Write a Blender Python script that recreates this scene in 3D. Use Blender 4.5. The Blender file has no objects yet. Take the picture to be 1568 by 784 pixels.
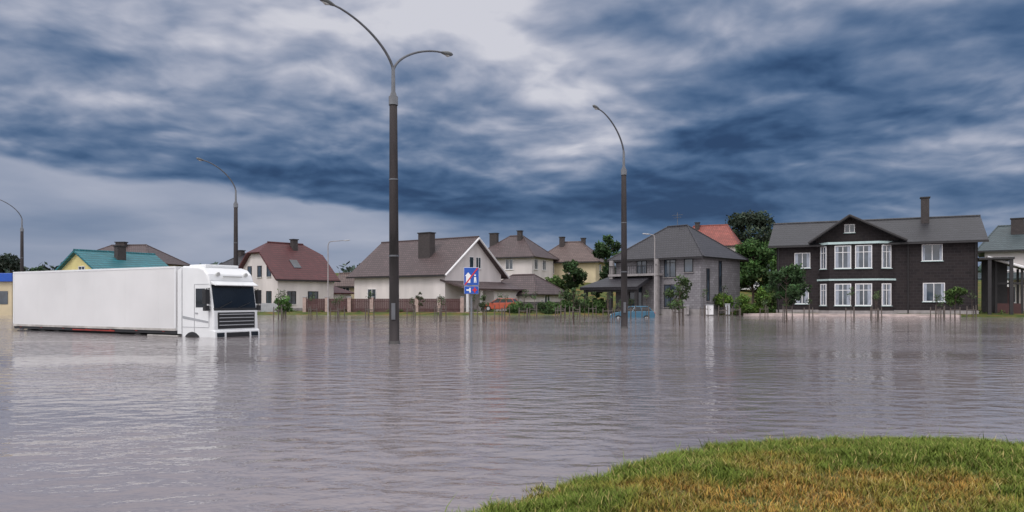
import bpy, math, random
import numpy as np
from mathutils import Vector, Matrix
random.seed(7); rng=np.random.default_rng(7)
scene=bpy.context.scene
scene.view_settings.view_transform='Standard'; scene.view_settings.look='None'; scene.view_settings.exposure=0

# ------------------------------------------------------------------ materials
def lin(r,g,b):
    f=lambda c:(c/255/12.92) if c/255<=0.04045 else ((c/255+0.055)/1.055)**2.4
    return (f(r),f(g),f(b))
MATS={}
def mat(name,base,rough=0.7,var=0.15,vscale=1.5,bump=0.0,bscale=8,metal=0.0,attr=None,pattern=None,base2=None,spec=0.5,streak=False):
    if name in MATS: return MATS[name]
    m=bpy.data.materials.new(name); m.use_nodes=True; nt=m.node_tree; n=nt.nodes; l=nt.links
    bs=n['Principled BSDF']; bs.inputs['Roughness'].default_value=rough; bs.inputs['Metallic'].default_value=metal
    bs.inputs['Specular IOR Level'].default_value=spec
    tc=n.new('ShaderNodeTexCoord')
    no=n.new('ShaderNodeTexNoise'); no.inputs['Scale'].default_value=vscale; no.inputs['Detail'].default_value=4 if not attr else 1
    if streak:
        mp=n.new('ShaderNodeMapping'); mp.inputs['Scale'].default_value=(1,1,0.25); l.new(tc.outputs['Object'],mp.inputs['Vector']); l.new(mp.outputs[0],no.inputs['Vector'])
    else: l.new(tc.outputs['Object'],no.inputs['Vector'])
    mr=n.new('ShaderNodeMapRange'); mr.inputs['From Min'].default_value=0.3; mr.inputs['From Max'].default_value=0.7
    mr.inputs['To Min'].default_value=1-var; mr.inputs['To Max'].default_value=1+var; l.new(no.outputs['Fac'],mr.inputs['Value'])
    mul=n.new('ShaderNodeVectorMath'); mul.operation='SCALE'; l.new(mr.outputs[0],mul.inputs['Scale'])
    if attr:
        at=n.new('ShaderNodeAttribute'); at.attribute_name=attr; l.new(at.outputs['Color'],mul.inputs[0])
    else: mul.inputs[0].default_value=base[:3]
    col=mul.outputs[0]; hsrc=no.outputs['Fac']
    if pattern:
        sp=n.new('ShaderNodeSeparateXYZ'); l.new(tc.outputs['Object'],sp.inputs[0])
        ad=n.new('ShaderNodeMath'); ad.operation='ADD'; l.new(sp.outputs['X'],ad.inputs[0]); l.new(sp.outputs['Y'],ad.inputs[1])
        cb=n.new('ShaderNodeCombineXYZ'); l.new(ad.outputs[0],cb.inputs['X']); l.new(sp.outputs['Z'],cb.inputs['Y'])
        br=n.new('ShaderNodeTexBrick'); l.new(cb.outputs[0],br.inputs['Vector'])
        sc,bw,rh,ms,mort,c2=pattern
        br.inputs['Scale'].default_value=sc; br.inputs['Brick Width'].default_value=bw; br.inputs['Row Height'].default_value=rh
        br.inputs['Mortar Size'].default_value=ms; br.inputs['Mortar'].default_value=(*mort,1)
        br.inputs['Color2'].default_value=(*c2,1); l.new(col,br.inputs['Color1'])
        col=br.outputs['Color']
        hsrc=br.outputs['Fac']
    l.new(col,bs.inputs['Base Color'])
    if bump>0:
        if not pattern:
            n2=n.new('ShaderNodeTexNoise'); n2.inputs['Scale'].default_value=bscale; n2.inputs['Detail'].default_value=3
            l.new(tc.outputs['Object'],n2.inputs['Vector']); hsrc=n2.outputs['Fac']
        b=n.new('ShaderNodeBump'); b.inputs['Strength'].default_value=bump; b.inputs['Distance'].default_value=0.03
        if pattern: b.invert=True
        l.new(hsrc,b.inputs['Height']); l.new(b.outputs[0],bs.inputs['Normal'])
    MATS[name]=m; return m

def roofmat(name,c,rough=0.55):
    c2=tuple(x*0.72 for x in c)
    mort=tuple(x*0.4 for x in c)
    return mat(name,c,rough,var=0.3,vscale=0.8,bump=0.8,pattern=(1.0,0.32,0.27,0.035,mort,c2))

m_white=mat('white_render',(0.65,0.60,0.59),0.85,0.13,0.6,0.2,20,streak=True)
m_cream=mat('cream_render',(0.58,0.49,0.33),0.85,0.12,0.6,0.2,20)
m_yellow=mat('yellow_render',(0.66,0.58,0.26),0.85,0.1,0.6,0.1,20)
m_graybrick=mat('grey_block',(0.235,0.225,0.24),0.85,0.25,1.2,0.5,pattern=(1.0,0.5,0.25,0.02,(0.14,0.135,0.145),(0.19,0.18,0.195)))
m_blackbrick=mat('black_brick',(0.017,0.013,0.015),0.75,0.4,1.5,0.6,pattern=(1.0,0.6,0.3,0.022,(0.034,0.03,0.032),(0.025,0.019,0.02)),spec=0.3)
m_pinkish=mat('pale_stone',(0.46,0.38,0.36),0.85,0.25,1.5,0.3,15)
m_trim=mat('white_trim',(0.74,0.73,0.74),0.5,0.06,2)
m_mint=mat('mint_trim',(0.44,0.56,0.56),0.6,0.08,2)
m_dark=mat('dark_trim',(0.022,0.02,0.022),0.6,0.2,3)
m_brownfence=mat('brown_metal',(0.065,0.022,0.022),0.5,0.2,2,streak=True)
m_brickpost=mat('brick_post',(0.38,0.28,0.25),0.85,0.2,4)
m_concrete=mat('concrete',(0.28,0.26,0.26),0.85,0.2,2,0.3,20)
m_wetconc=mat('wet_concrete',(0.05,0.045,0.045),0.5,0.3,4,0.3,20)
m_galv=mat('galvanised_steel',(0.13,0.135,0.15),0.5,0.2,3,metal=0.3)
m_pole=mat('weathered_pole',(0.034,0.029,0.03),0.8,0.6,1.6,0.3,12,streak=True,spec=0.3)
m_lamp=mat('lamp_housing',(0.12,0.125,0.13),0.5,0.1,3)
m_lens=mat('lamp_lens',(0.45,0.45,0.44),0.2,0.05,3)
m_bark=mat('bark',(0.075,0.055,0.045),0.9,0.3,6,0.5,20)
m_wood=mat('stake_wood',(0.12,0.10,0.09),0.9,0.25,6)
m_leaf=mat('foliage',(0.06,0.1,0.03),0.7,0.25,3,attr='col',spec=0.25)
m_grass=mat('grass_blades',(0.1,0.15,0.03),0.75,0.1,3,attr='col',spec=0.2)
m_truckwhite=mat('truck_paint',(0.76,0.77,0.78),0.28,0.04,1.2)
m_trailer=mat('trailer_panel',(0.69,0.685,0.69),0.45,0.07,0.35,0.04,2)
m_grime=mat('trailer_grime',(0.42,0.40,0.38),0.7,0.3,1.5)
m_black=mat('black_plastic',(0.02,0.02,0.022),0.5,0.2,5)
m_rubber=mat('rubber',(0.02,0.02,0.02),0.85,0.2,5)
m_redtape=mat('red_reflector',(0.30,0.03,0.02),0.4,0.3,3)
m_greytrim=mat('grey_trim',(0.35,0.36,0.38),0.5,0.1,3)
m_signblue=mat('sign_blue',(0.01,0.08,0.42),0.4,0.06,3)
m_signwhite=mat('sign_white',(0.8,0.8,0.8),0.4,0.04,3)
m_signred=mat('sign_red',(0.6,0.02,0.02),0.4,0.05,3)
m_glass=mat('window_glass',(0.04,0.055,0.075),0.07,0.6,0.7,spec=0.9)
m_vehglass=mat('vehicle_glass',(0.012,0.016,0.022),0.05,0.3,1.0,spec=0.5)
m_curtain=mat('curtain',(0.30,0.33,0.39),0.8,0.25,6,streak=True)
r_brown=roofmat('roof_brown',(0.11,0.075,0.076))
r_maroon=roofmat('roof_maroon',(0.125,0.034,0.038))
r_black=roofmat('roof_black',(0.035,0.035,0.042),0.5)
r_dark=roofmat('roof_charcoal',(0.035,0.033,0.042),0.5)
r_teal=roofmat('roof_teal',(0.03,0.20,0.24))
r_tealgrey=roofmat('roof_tealgrey',(0.07,0.10,0.11))
r_red=roofmat('roof_red',(0.33,0.09,0.07))
r_brown2=roofmat('roof_brown_light',(0.16,0.11,0.10))
m_brickchim=mat('brick_chimney',(0.05,0.04,0.04),0.9,0.3,4,0.4,pattern=(1.0,0.25,0.08,0.01,(0.09,0.08,0.08),(0.035,0.03,0.03)))

# ------------------------------------------------------------------ geometry helpers
class G:
    def __init__(s): s.v=[]; s.f=[]
    def add(s,vs,fs):
        o=len(s.v); s.v+= [tuple(p) for p in vs]; s.f+=[tuple(i+o for i in f) for f in fs]; return s
    def box(s,x0,x1,y0,y1,z0,z1,fn=None):
        vs=[(x0,y0,z0),(x1,y0,z0),(x1,y1,z0),(x0,y1,z0),(x0,y0,z1),(x1,y0,z1),(x1,y1,z1),(x0,y1,z1)]
        if fn: vs=[fn(*p) for p in vs]
        return s.add(vs,[(0,3,2,1),(4,5,6,7),(0,1,5,4),(1,2,6,5),(2,3,7,6),(3,0,4,7)])
    def poly(s,*pts): return s.add(pts,[tuple(range(len(pts)))])
    def prism(s,prof,y0,y1):
        n=len(prof)
        vs=[(x,y0,z) for x,z in prof]+[(x,y1,z) for x,z in prof]
        fs=[tuple(range(n)),tuple(range(2*n-1,n-1,-1))]+[(i,i+n,(i+1)%n+n,(i+1)%n) for i in range(n)]
        return s.add(vs,fs)
    def tube(s,path,rad,n=10,cap=True):
        P=[Vector(p) for p in path]
        if not hasattr(rad,'__len__'): rad=[rad]*len(P)
        vs=[];fs=[]
        for i,p in enumerate(P):
            t=(P[min(i+1,len(P)-1)]-P[max(i-1,0)]).normalized()
            a=t.cross(Vector((0,1,0.01)) if abs(t.y)<0.9 else Vector((1,0,0))).normalized(); b=t.cross(a)
            for k in range(n):
                an=2*math.pi*k/n; vs.append(p+(a*math.cos(an)+b*math.sin(an))*rad[i])
        for i in range(len(P)-1):
            for k in range(n):
                fs.append((i*n+k,i*n+(k+1)%n,(i+1)*n+(k+1)%n,(i+1)*n+k))
        if cap: fs.append(tuple(range(n))); fs.append(tuple((len(P)-1)*n+k for k in range(n)))
        return s.add(vs,fs)
def empty(name,loc=(0,0,0),rz=0):
    e=bpy.data.objects.new(name,None); e.location=loc; e.rotation_euler=(0,0,rz); e.empty_display_size=0.3
    scene.collection.objects.link(e); return e
def obj(name,g,m,parent=None,bevel=0,smooth=False,solid=0,segs=2):
    me=bpy.data.meshes.new(name); me.from_pydata(g.v,[],g.f); me.update()
    o=bpy.data.objects.new(name,me); scene.collection.objects.link(o); me.materials.append(m)
    if parent: o.parent=parent
    if smooth: me.polygons.foreach_set('use_smooth',[True]*len(me.polygons))
    if solid:
        md=o.modifiers.new('s','SOLIDIFY'); md.thickness=solid; md.offset=-1
    if bevel:
        md=o.modifiers.new('b','BEVEL'); md.width=bevel; md.segments=segs; md.limit_method='ANGLE'
    return o
def raw_mesh(name,verts,faces_flat,nper,m,parent=None,col=None):
    me=bpy.data.meshes.new(name); nv=len(verts); nf=len(faces_flat)//nper
    me.vertices.add(nv); me.vertices.foreach_set('co',verts.astype(np.float32).ravel())
    me.loops.add(nf*nper); me.loops.foreach_set('vertex_index',faces_flat.astype(np.int32))
    me.polygons.add(nf); me.polygons.foreach_set('loop_start',np.arange(0,nf*nper,nper,dtype=np.int32))
    me.polygons.foreach_set('loop_total',np.full(nf,nper,dtype=np.int32))
    me.update(calc_edges=True)
    if col is not None:
        a=me.attributes.new('col','FLOAT_COLOR','POINT'); c=np.ones((nv,4),np.float32); c[:,:3]=col; a.data.foreach_set('color',c.ravel())
    me.materials.append(m)
    o=bpy.data.objects.new(name,me); scene.collection.objects.link(o)
    if parent: o.parent=parent
    return o
def vnoise(x,y,seed=0):
    def h(i,j):
        v=np.sin(i*127.1+j*311.7+seed*74.7)*43758.5453; return v-np.floor(v)
    xi=np.floor(x);yi=np.floor(y);fx=x-xi;fy=y-yi
    fx=fx*fx*(3-2*fx);fy=fy*fy*(3-2*fy)
    return (h(xi,yi)*(1-fx)+h(xi+1,yi)*fx)*(1-fy)+(h(xi,yi+1)*(1-fx)+h(xi+1,yi+1)*fx)*fy
def fbm(x,y,seed=0,o=4):
    r=0;a=0.5
    for k in range(o): r=r+a*vnoise(x*2**k,y*2**k,seed+k); a*=0.5
    return r/(1-0.5**o)

# ------------------------------------------------------------------ terrain
SHX=[-60,-20,-8,-3,-1.2,-0.14,0.36,0.88,1.44,2.12,2.95,3.9,4.8,5.65,8,12,20,60]
SHY=[-12,-3,1.0,3.0,4.5,5.68,6.25,6.85,7.5,8.02,8.35,8.5,8.42,8.05,7.6,7.2,6.5,4]
def near_shore(x): return np.interp(x,SHX,SHY)
def far_shore(x): return np.minimum(82.5+0.8*np.sin(x*0.13),80.0-0.47*(x-28.9))
def hgt(x,y):
    dn=near_shore(x)-y
    hn=np.clip(dn*0.10,-0.95,0.13)+ (dn>-0.3)*0.035*(fbm(x*2.2,y*2.2,3)-0.5)
    df=y-far_shore(x)
    hf=np.clip(df*0.14,-0.95,0.30)
    t=np.clip((y-98)/45,0,1); hf=hf+ (t*t*(3-2*t))*6.5
    t2=np.clip((y-180)/600,0,1); hf=hf-t2*3
    return np.maximum(hn,hf)
xs=np.concatenate([-np.geomspace(3000,60,14),np.linspace(-55,-8,24),np.linspace(-6,10,120),np.linspace(11,60,26),np.geomspace(64,3000,14)])
ys=np.concatenate([-np.geomspace(300,12,8),np.linspace(-8,2,10),np.linspace(2.3,9.5,70),np.linspace(11,66,24),np.linspace(67,100,48),np.linspace(104,190,24),np.geomspace(200,4000,16)])
X,Y=np.meshgrid(xs,ys); Z=hgt(X,Y)
nx,ny=len(xs),len(ys)
V=np.stack([X.ravel(),Y.ravel(),Z.ravel()],1)
i,j=np.meshgrid(np.arange(nx-1),np.arange(ny-1)); a=(j*nx+i).ravel()
F=np.stack([a,a+1,a+nx+1,a+nx],1).ravel()
m_ground=bpy.data.materials.new('ground_soil'); m_ground.use_nodes=True
nt=m_ground.node_tree;n=nt.nodes;l=nt.links
bs=n['Principled BSDF'];bs.inputs['Roughness'].default_value=0.95;bs.inputs['Specular IOR Level'].default_value=0.2
tc=n.new('ShaderNodeTexCoord');no=n.new('ShaderNodeTexNoise');no.inputs['Scale'].default_value=0.9;no.inputs['Detail'].default_value=6
l.new(tc.outputs['Object'],no.inputs['Vector'])
cr=n.new('ShaderNodeValToRGB');cr.color_ramp.elements[0].position=0.35;cr.color_ramp.elements[0].color=(0.055,0.08,0.02,1)
cr.color_ramp.elements[1].position=0.65;cr.color_ramp.elements[1].color=(0.17,0.11,0.04,1)
e=cr.color_ramp.elements.new(0.5);e.color=(0.09,0.11,0.03,1)
l.new(no.outputs['Fac'],cr.inputs['Fac']);l.new(cr.outputs[0],bs.inputs['Base Color'])
n2=n.new('ShaderNodeTexNoise');n2.inputs['Scale'].default_value=40;l.new(tc.outputs['Object'],n2.inputs['Vector'])
b=n.new('ShaderNodeBump');b.inputs['Distance'].default_value=0.03;b.inputs['Strength'].default_value=0.6;l.new(n2.outputs['Fac'],b.inputs['Height']);l.new(b.outputs[0],bs.inputs['Normal'])
g_o=raw_mesh('ground',V,F,4,m_ground); g_o.data.polygons.foreach_set('use_smooth',[True]*len(g_o.data.polygons))

# ------------------------------------------------------------------ water
m_water=bpy.data.materials.new('flood_water');m_water.use_nodes=True
nt=m_water.node_tree;n=nt.nodes;l=nt.links
bs=n['Principled BSDF'];bs.inputs['Roughness'].default_value=0.05;bs.inputs['IOR'].default_value=1.33
tc=n.new('ShaderNodeTexCoord')
nb=n.new('ShaderNodeTexNoise');nb.noise_dimensions='2D';nb.inputs['Scale'].default_value=0.12;nb.inputs['Detail'].default_value=4;l.new(tc.outputs['Object'],nb.inputs['Vector'])
cr=n.new('ShaderNodeValToRGB');cr.color_ramp.elements[0].position=0.3;cr.color_ramp.elements[0].color=(0.205,0.180,0.184,1)
cr.color_ramp.elements[1].position=0.7;cr.color_ramp.elements[1].color=(0.265,0.232,0.236,1)
l.new(nb.outputs['Fac'],cr.inputs['Fac']);l.new(cr.outputs[0],bs.inputs['Base Color'])
def rip(sx,sy,sc,det,rot,rough=0.5):
    mp=n.new('ShaderNodeMapping');mp.inputs['Scale'].default_value=(sx,sy,1);mp.inputs['Rotation'].default_value=(0,0,rot);l.new(tc.outputs['Object'],mp.inputs['Vector'])
    t=n.new('ShaderNodeTexNoise');t.noise_dimensions='2D';t.inputs['Scale'].default_value=sc;t.inputs['Detail'].default_value=det;t.inputs['Roughness'].default_value=rough;l.new(mp.outputs[0],t.inputs['Vector']);return t.outputs['Fac']
def mm(op,a,b):
    k=n.new('ShaderNodeMath');k.operation=op
    for q,s in enumerate((a,b)):
        if isinstance(s,(int,float)): k.inputs[q].default_value=s
        else: l.new(s,k.inputs[q])
    return k.outputs[0]
w1=rip(0.6,1.0,2.6,1,0.2,0.5); w2=rip(0.7,1.0,8.5,2,-0.3,0.55)
patch=n.new('ShaderNodeMapRange');patch.inputs['From Min'].default_value=0.38;patch.inputs['From Max'].default_value=0.62;patch.inputs['To Min'].default_value=0.35;patch.inputs['To Max'].default_value=1.2
l.new(rip(0.4,1,0.22,3,0.1),patch.inputs['Value'])
hh=mm('ADD',mm('MULTIPLY',w1,1.1),mm('MULTIPLY',w2,0.30))
b=n.new('ShaderNodeBump');b.inputs['Distance'].default_value=0.05
l.new(mm('MULTIPLY',patch.outputs[0],0.83),b.inputs['Strength'])
l.new(hh,b.inputs['Height']);l.new(b.outputs[0],bs.inputs['Normal'])
g=G();g.poly((-900,-60,0),(900,-60,0),(900,97,0),(-900,97,0))
obj('water',g,m_water)

# ------------------------------------------------------------------ foliage
def leaves(name,parent,clumps,n,leaf,c0,seed,m=m_leaf):
    r=np.random.default_rng(seed)
    C=np.array([c[:3] for c in clumps],float);R=np.array([c[3] for c in clumps],float)
    w=R**2/np.sum(R**2);k=r.choice(len(C),n,p=w)
    d=r.normal(size=(n,3));d/=np.linalg.norm(d,axis=1)[:,None]
    rad=r.random(n)**0.45*(0.85+0.35*r.random(n))
    P=C[k]+d*rad[:,None]*R[k][:,None]*np.array([1,1,0.8])
    u=r.normal(size=(n,3));u/=np.linalg.norm(u,axis=1)[:,None]
    t=r.normal(size=(n,3));v=np.cross(u,t);v/=np.linalg.norm(v,axis=1)[:,None]
    s=leaf*(0.5+r.random(n))[:,None]
    q=np.stack([P-u*s,P-v*s*0.5,P+u*s,P+v*s*0.5],1).reshape(-1,3)
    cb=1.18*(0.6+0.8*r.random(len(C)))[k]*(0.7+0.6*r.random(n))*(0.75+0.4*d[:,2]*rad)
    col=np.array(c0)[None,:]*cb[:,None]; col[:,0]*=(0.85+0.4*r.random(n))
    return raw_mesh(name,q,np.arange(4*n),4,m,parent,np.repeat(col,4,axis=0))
def tree(name,x,y,z0,H,R,trunk,seed,n=2500,leaf=0.1,c=(0.05,0.085,0.025),tr=0.06,ncl=14,shape=1.0):
    rd=random.Random(seed);e=empty(name,(x,y,z0))
    g=G();top=H*0.85
    pts=[(rd.uniform(-.03,.03)*k*H/6,rd.uniform(-.03,.03)*k*H/6,k*top/5) for k in range(6)]
    g.tube(pts,[tr*(1.15-k*0.18) for k in range(6)],8)
    cl=[]
    zc=(trunk+H)/2;hz=(H-trunk)/2
    for k in range(ncl):
        a=rd.uniform(0,6.28);t=rd.uniform(-0.85,0.85);rr=R*math.sqrt(max(0.05,1-t*t*0.9))*rd.uniform(0.35,0.8)
        if shape!=1.0: rr*= (1-shape*max(t,0))
        p=(rr*math.cos(a),rr*math.sin(a),zc+t*hz*0.85)
        cl.append((*p,R*rd.uniform(0.22,0.44)))
        st=min(max(p[2]-rr*0.8,trunk*0.7),top*0.95);
        g.tube([(0,0,st),(p[0]*.5,p[1]*.5,(st+p[2])/2+0.05*H*0.3),p],[tr*.45,tr*.3,tr*.12],5)
    cl.append((0,0,H-R*0.3,R*0.3))
    obj('trunk',g,m_bark,e,smooth=True)
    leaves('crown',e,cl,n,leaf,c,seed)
    return e
def bush(name,x,y,z0,w,d,h,seed,n=2500,leaf=0.12,c=(0.06,0.1,0.03)):
    rd=random.Random(seed);e=empty(name,(x,y,z0));cl=[]
    N=max(6,int(w*d*1.2))
    for k in range(N):
        r0=rd.uniform(0.3,0.55)*min(h,1.8)
        zz=rd.uniform(0.1,max(0.15,h-r0))
        cl.append((rd.uniform(-w/2,w/2),rd.uniform(-d/2,d/2),zz,r0))
    g=G()
    for c_ in cl[:10]: g.tube([(c_[0]*0.8,c_[1]*0.8,-0.2),(c_[0],c_[1],c_[2])],[0.04,0.015],5)
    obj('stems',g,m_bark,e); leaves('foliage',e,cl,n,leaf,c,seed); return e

tree('young_tree',20.1,55,-0.6,4.85,1.6,1.6,11,3600,0.12,(0.04,0.085,0.03),0.06,24)
tree('young_tree',10.7,48,-0.6,3.9,1.1,1.5,12,1100,0.085,(0.05,0.085,0.03),0.045,14)
tree('young_tree',36.0,61,-0.6,3.45,0.95,1.5,13,1500,0.10,(0.065,0.12,0.03),0.04,12)
tree('young_tree',4.1,50,-0.6,3.05,0.55,1.3,14,520,0.075,(0.06,0.1,0.04),0.035,10)
tree('young_tree',-19.8,65,-0.6,2.4,1.05,1.2,15,1000,0.10,(0.06,0.13,0.03),0.04,10)
tree('young_tree',-2.1,55,-0.6,2.6,0.5,1.3,16,380,0.075,(0.06,0.09,0.04),0.03,8)
tree('young_tree',5.6,58,-0.6,2.8,0.45,1.4,17,260,0.075,(0.06,0.09,0.04),0.03,8)
tree('young_tree',-7.6,62,-0.6,2.9,0.45,1.4,18,240,0.08,(0.08,0.09,0.05),0.03,8)
tree('young_tree',44.5,64,-0.6,2.9,0.5,1.4,19,320,0.08,(0.08,0.09,0.05),0.03,8)
bush('green_bush',2.6,84.5,0.2,5.0,1.6,1.6,21,4200,0.12,(0.05,0.095,0.03))
bush('green_bush',7.3,85.5,0.2,5.4,2.0,1.9,22,5200,0.13,(0.04,0.08,0.022))
tree('thuja_tree',9.8,87,0.2,3.4,0.9,0.2,23,2200,0.12,(0.035,0.065,0.025),0.06,16,0.8)
tree('thuja_tree',6.4,87,0.2,2.7,0.7,0.2,24,1500,0.12,(0.04,0.07,0.025),0.06,16,0.8)
bush('green_bush',25.2,81,0.2,5.0,2.2,3.2,25,5600,0.14,(0.08,0.15,0.025))
bush('green_bush',28.0,83.5,0.2,2.6,2.0,2.8,26,3300,0.14,(0.06,0.12,0.03))
tree('broadleaf_tree',34.0,106,0.8,9.8,3.6,1.5,27,7000,0.24,(0.05,0.11,0.03),0.18,26)
tree('broadleaf_tree',37.8,103,0.6,7.8,2.8,1.5,28,4800,0.22,(0.06,0.13,0.03),0.15,20)
tree('broadleaf_tree',12.9,101,0.4,10.2,2.4,1.5,29,5000,0.22,(0.03,0.065,0.022),0.18,22)
tree('broadleaf_tree',8.7,106,0.8,6.6,2.0,2.2,30,3400,0.20,(0.035,0.07,0.025),0.15,16)
tree('broadleaf_tree',6.2,109,0.8,4.2,2.2,0.8,31,3000,0.20,(0.06,0.11,0.03),0.12,14)
tree('oak_tree',47.4,150,6.3,13.0,5.4,3.2,32,8000,0.30,(0.035,0.055,0.035),0.35,34)
tree('oak_tree',53.0,152,6.0,9.5,3.6,2.5,36,4000,0.30,(0.035,0.055,0.035),0.3,20)
tree('broadleaf_tree',-24.5,112,1.0,4.2,2.8,0.6,33,3200,0.2,(0.06,0.13,0.04),0.12,12)
tree('broadleaf_tree',-72,108,0.8,7.6,2.8,1.5,34,4200,0.22,(0.03,0.045,0.035),0.2,18)
tree('broadleaf_tree',-63.5,101,0.4,5.8,1.6,1.2,35,2200,0.2,(0.03,0.06,0.03),0.15,12)
rd=random.Random(5);cl=[]
for k in range(420):
    x=rd.uniform(-260,260);y=rd.uniform(190,230)
    cl.append((x,y,7+rd.uniform(-1,2.2),rd.uniform(2.2,4.2)))
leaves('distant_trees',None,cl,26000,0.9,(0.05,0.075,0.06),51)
cl=[]
for k in range(260):
    x=rd.uniform(-75,60);y=float(far_shore(x))+rd.uniform(2.0,4.0)
    cl.append((x,y,float(hgt(np.array(x),np.array(y)))+0.03,rd.uniform(0.15,0.45)))
leaves('weeds',None,cl,9000,0.09,(0.06,0.10,0.03),52)

# ------------------------------------------------------------------ houses
class House:
    def __init__(s,name,loc,rot,W,D,z0,ze,zr,wall,roof,over=0.5,half=None,hip=0.0,chim=()):
        s.e=empty(name,(loc[0],loc[1],0),math.radians(rot));s.W,s.D=W,D
        s.fr=G();s.gl=G();s.cu=G();s.si=G()
        k=(zr-ze)/(D/2)
        g=G();zb=z0-0.6
        g.poly((0,0,zb),(W,0,zb),(W,0,ze),(0,0,ze));g.poly((0,D,zb),(W,D,zb),(W,D,ze),(0,D,ze))
        for x in (0,W):
            if hip==0: g.poly((x,0,zb),(x,0,ze),(x,D/2,zr-0.06),(x,D,ze),(x,D,zb))
            elif half:
                t=(half-ze)/k
                g.poly((x,0,zb),(x,0,ze),(x,t,half-0.06),(x,D-t,half-0.06),(x,D,ze),(x,D,zb))
            else: g.poly((x,0,zb),(x,0,ze),(x,D,ze),(x,D,zb))
        obj('walls',g,wall,s.e)
        g=G();o=over;zo=ze-k*o;h0=0.06
        a=[(-o,-o,zo+h0),(W+o,-o,zo+h0),(W+o,D+o,zo+h0),(-o,D+o,zo+h0)]
        if hip==0:
            r0=(-o,D/2,zr+h0);r1=(W+o,D/2,zr+h0)
            g.poly(a[0],a[1],r1,r0);g.poly(a[2],a[3],r0,r1)
        else:
            r0=(hip,D/2,zr+h0);r1=(W-hip,D/2,zr+h0)
            if half:
                t=(half-ze)/k
                A0=(-o,t,half+h0);B0=(-o,D-t,half+h0);A1=(W+o,t,half+h0);B1=(W+o,D-t,half+h0)
                g.poly(a[0],a[1],A1,r1,r0,A0);g.poly(a[2],a[3],B0,r0,r1,B1);g.poly(A0,r0,B0);g.poly(B1,r1,A1)
            else:
                g.poly(a[0],a[1],r1,r0);g.poly(a[2],a[3],r0,r1);g.poly(a[3],a[0],r0);g.poly(a[1],a[2],r1)
        vs=g.v;fs=[]
        for f in g.f:
            p=[Vector(vs[i]) for i in f];nn=(p[1]-p[0]).cross(p[2]-p[0]);fs.append(f if nn.z>0 else tuple(reversed(f)))
        g.f=fs
        obj('roof',g,roof,s.e,solid=0.2)
        g=G()
        g.box(-o-0.02,W+o+0.02,-o-0.09,-o-0.005,zo-0.16,zo+0.02)
        g.box(-o-0.02,W+o+0.02,D+o+0.005,D+o+0.09,zo-0.16,zo+0.02)
        obj('gutter',g,m_dark,s.e)
        g=G();g.tube([(r0[0],r0[1],zr+0.08),(r1[0],r1[1],zr+0.08)],0.11,8)
        if hip and not half:
            for c,r in ((a[0],r0),(a[3],r0),(a[1],r1),(a[2],r1)): g.tube([c,r],0.09,6)
        obj('ridge_cap',g,roof,s.e)
        for i,(cx,cy,cw,cd,cz0,cz1) in enumerate(chim):
            g=G();g.box(cx,cx+cw,cy,cy+cd,cz0,cz1)
            obj('chimney_%d'%(i+1),g,m_brickchim,s.e)
            g=G();g.box(cx-.1,cx+cw+.1,cy-.1,cy+cd+.1,cz1+.002,cz1+.12);obj('chimney_cap_%d'%(i+1),g,m_dark,s.e)
        g=G();g.box(-0.06,W+0.06,-0.06,D+0.06,zb,z0+0.35);obj('plinth',g,m_concrete,s.e)
    def fn(s,face):
        if face=='front': return lambda u,o,z:(u,-o,z)
        if face=='left': return lambda u,o,z:(-o,u,z)
        if face=='right': return lambda u,o,z:(s.W+o,u,z)
        return face
    def win(s,face,u,z,w,h,mull=1,trans=0.0,cur=0.0,ft=0.07):
        f=s.fn(face)
        s.gl.box(u,u+w,0.0,0.02,z,z+h,f)
        for a,b,c,d in ((u-ft,u,z-ft,z+h+ft),(u+w,u+w+ft,z-ft,z+h+ft),(u,u+w,z-ft,z),(u,u+w,z+h,z+h+ft)): s.fr.box(a,b,0.0,0.07,c,d,f)
        for k in range(mull):
            x=u+w*(k+1)/(mull+1);s.fr.box(x-0.035,x+0.035,0.0,0.06,z,z+h,f)
        if trans: s.fr.box(u,u+w,0.0,0.055,z+h*trans-0.03,z+h*trans+0.03,f)
        s.si.box(u-0.15,u+w+0.15,0.0,0.16,z-ft-0.06,z-ft,f)
        if cur:
            s.cu.box(u+0.02,u+w*cur,0.0,0.025,z+0.02,z+h-0.02,f);s.cu.box(u+w*(1-cur),u+w-0.02,0.0,0.025,z+0.02,z+h-0.02,f)
    def done(s,frame=m_trim,sill=m_trim):
        for nm,g,m in (('window_frames',s.fr,frame),('window_glass',s.gl,m_glass),('curtains',s.cu,m_curtain),('window_sills',s.si,sill)):
            if g.v: obj(nm,g,m,s.e)
def upf(g): g.f=[tuple(reversed(f)) if (Vector(g.v[f[1]])-Vector(g.v[f[0]])).cross(Vector(g.v[f[2]])-Vector(g.v[f[0]])).z<0 else f for f in g.f]

# --- black brick house
bh=House('black_brick_house',(28.9,82),-25.2,18.8,10,0.25,7.85,10.35,m_blackbrick,r_black,over=0.8,chim=((14.1,3.6,0.75,0.75,9.3,12.4),))
bh.win('front',1.9,5.15,1.45,1.5,1,cur=0.2);bh.win('front',2.0,1.3,1.2,1.6,1,cur=0.3)
bh.win('front',14.0,5.65,1.7,1.55,1,cur=0.12);bh.win('front',14.1,1.55,1.8,1.75,1,cur=0.15)
e=bh.e;gx0,gx1,gp,gz0,gzp=3.3,12.6,7.3,7.75,10.5
g=G();g.poly((4.0,-0.35,7.4),(11.9,-0.35,7.4),(11.9,-0.35,8.0),(gp,-0.35,gzp-0.1),(4.0,-0.35,8.05));
g.poly((4.0,-0.35,7.4),(4.0,-0.35,8.05),(4.0,0.2,8.05),(4.0,0.2,7.4));g.poly((11.9,-0.35,7.4),(11.9,-0.35,8.0),(11.9,.2,8.0),(11.9,.2,7.4))
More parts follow.
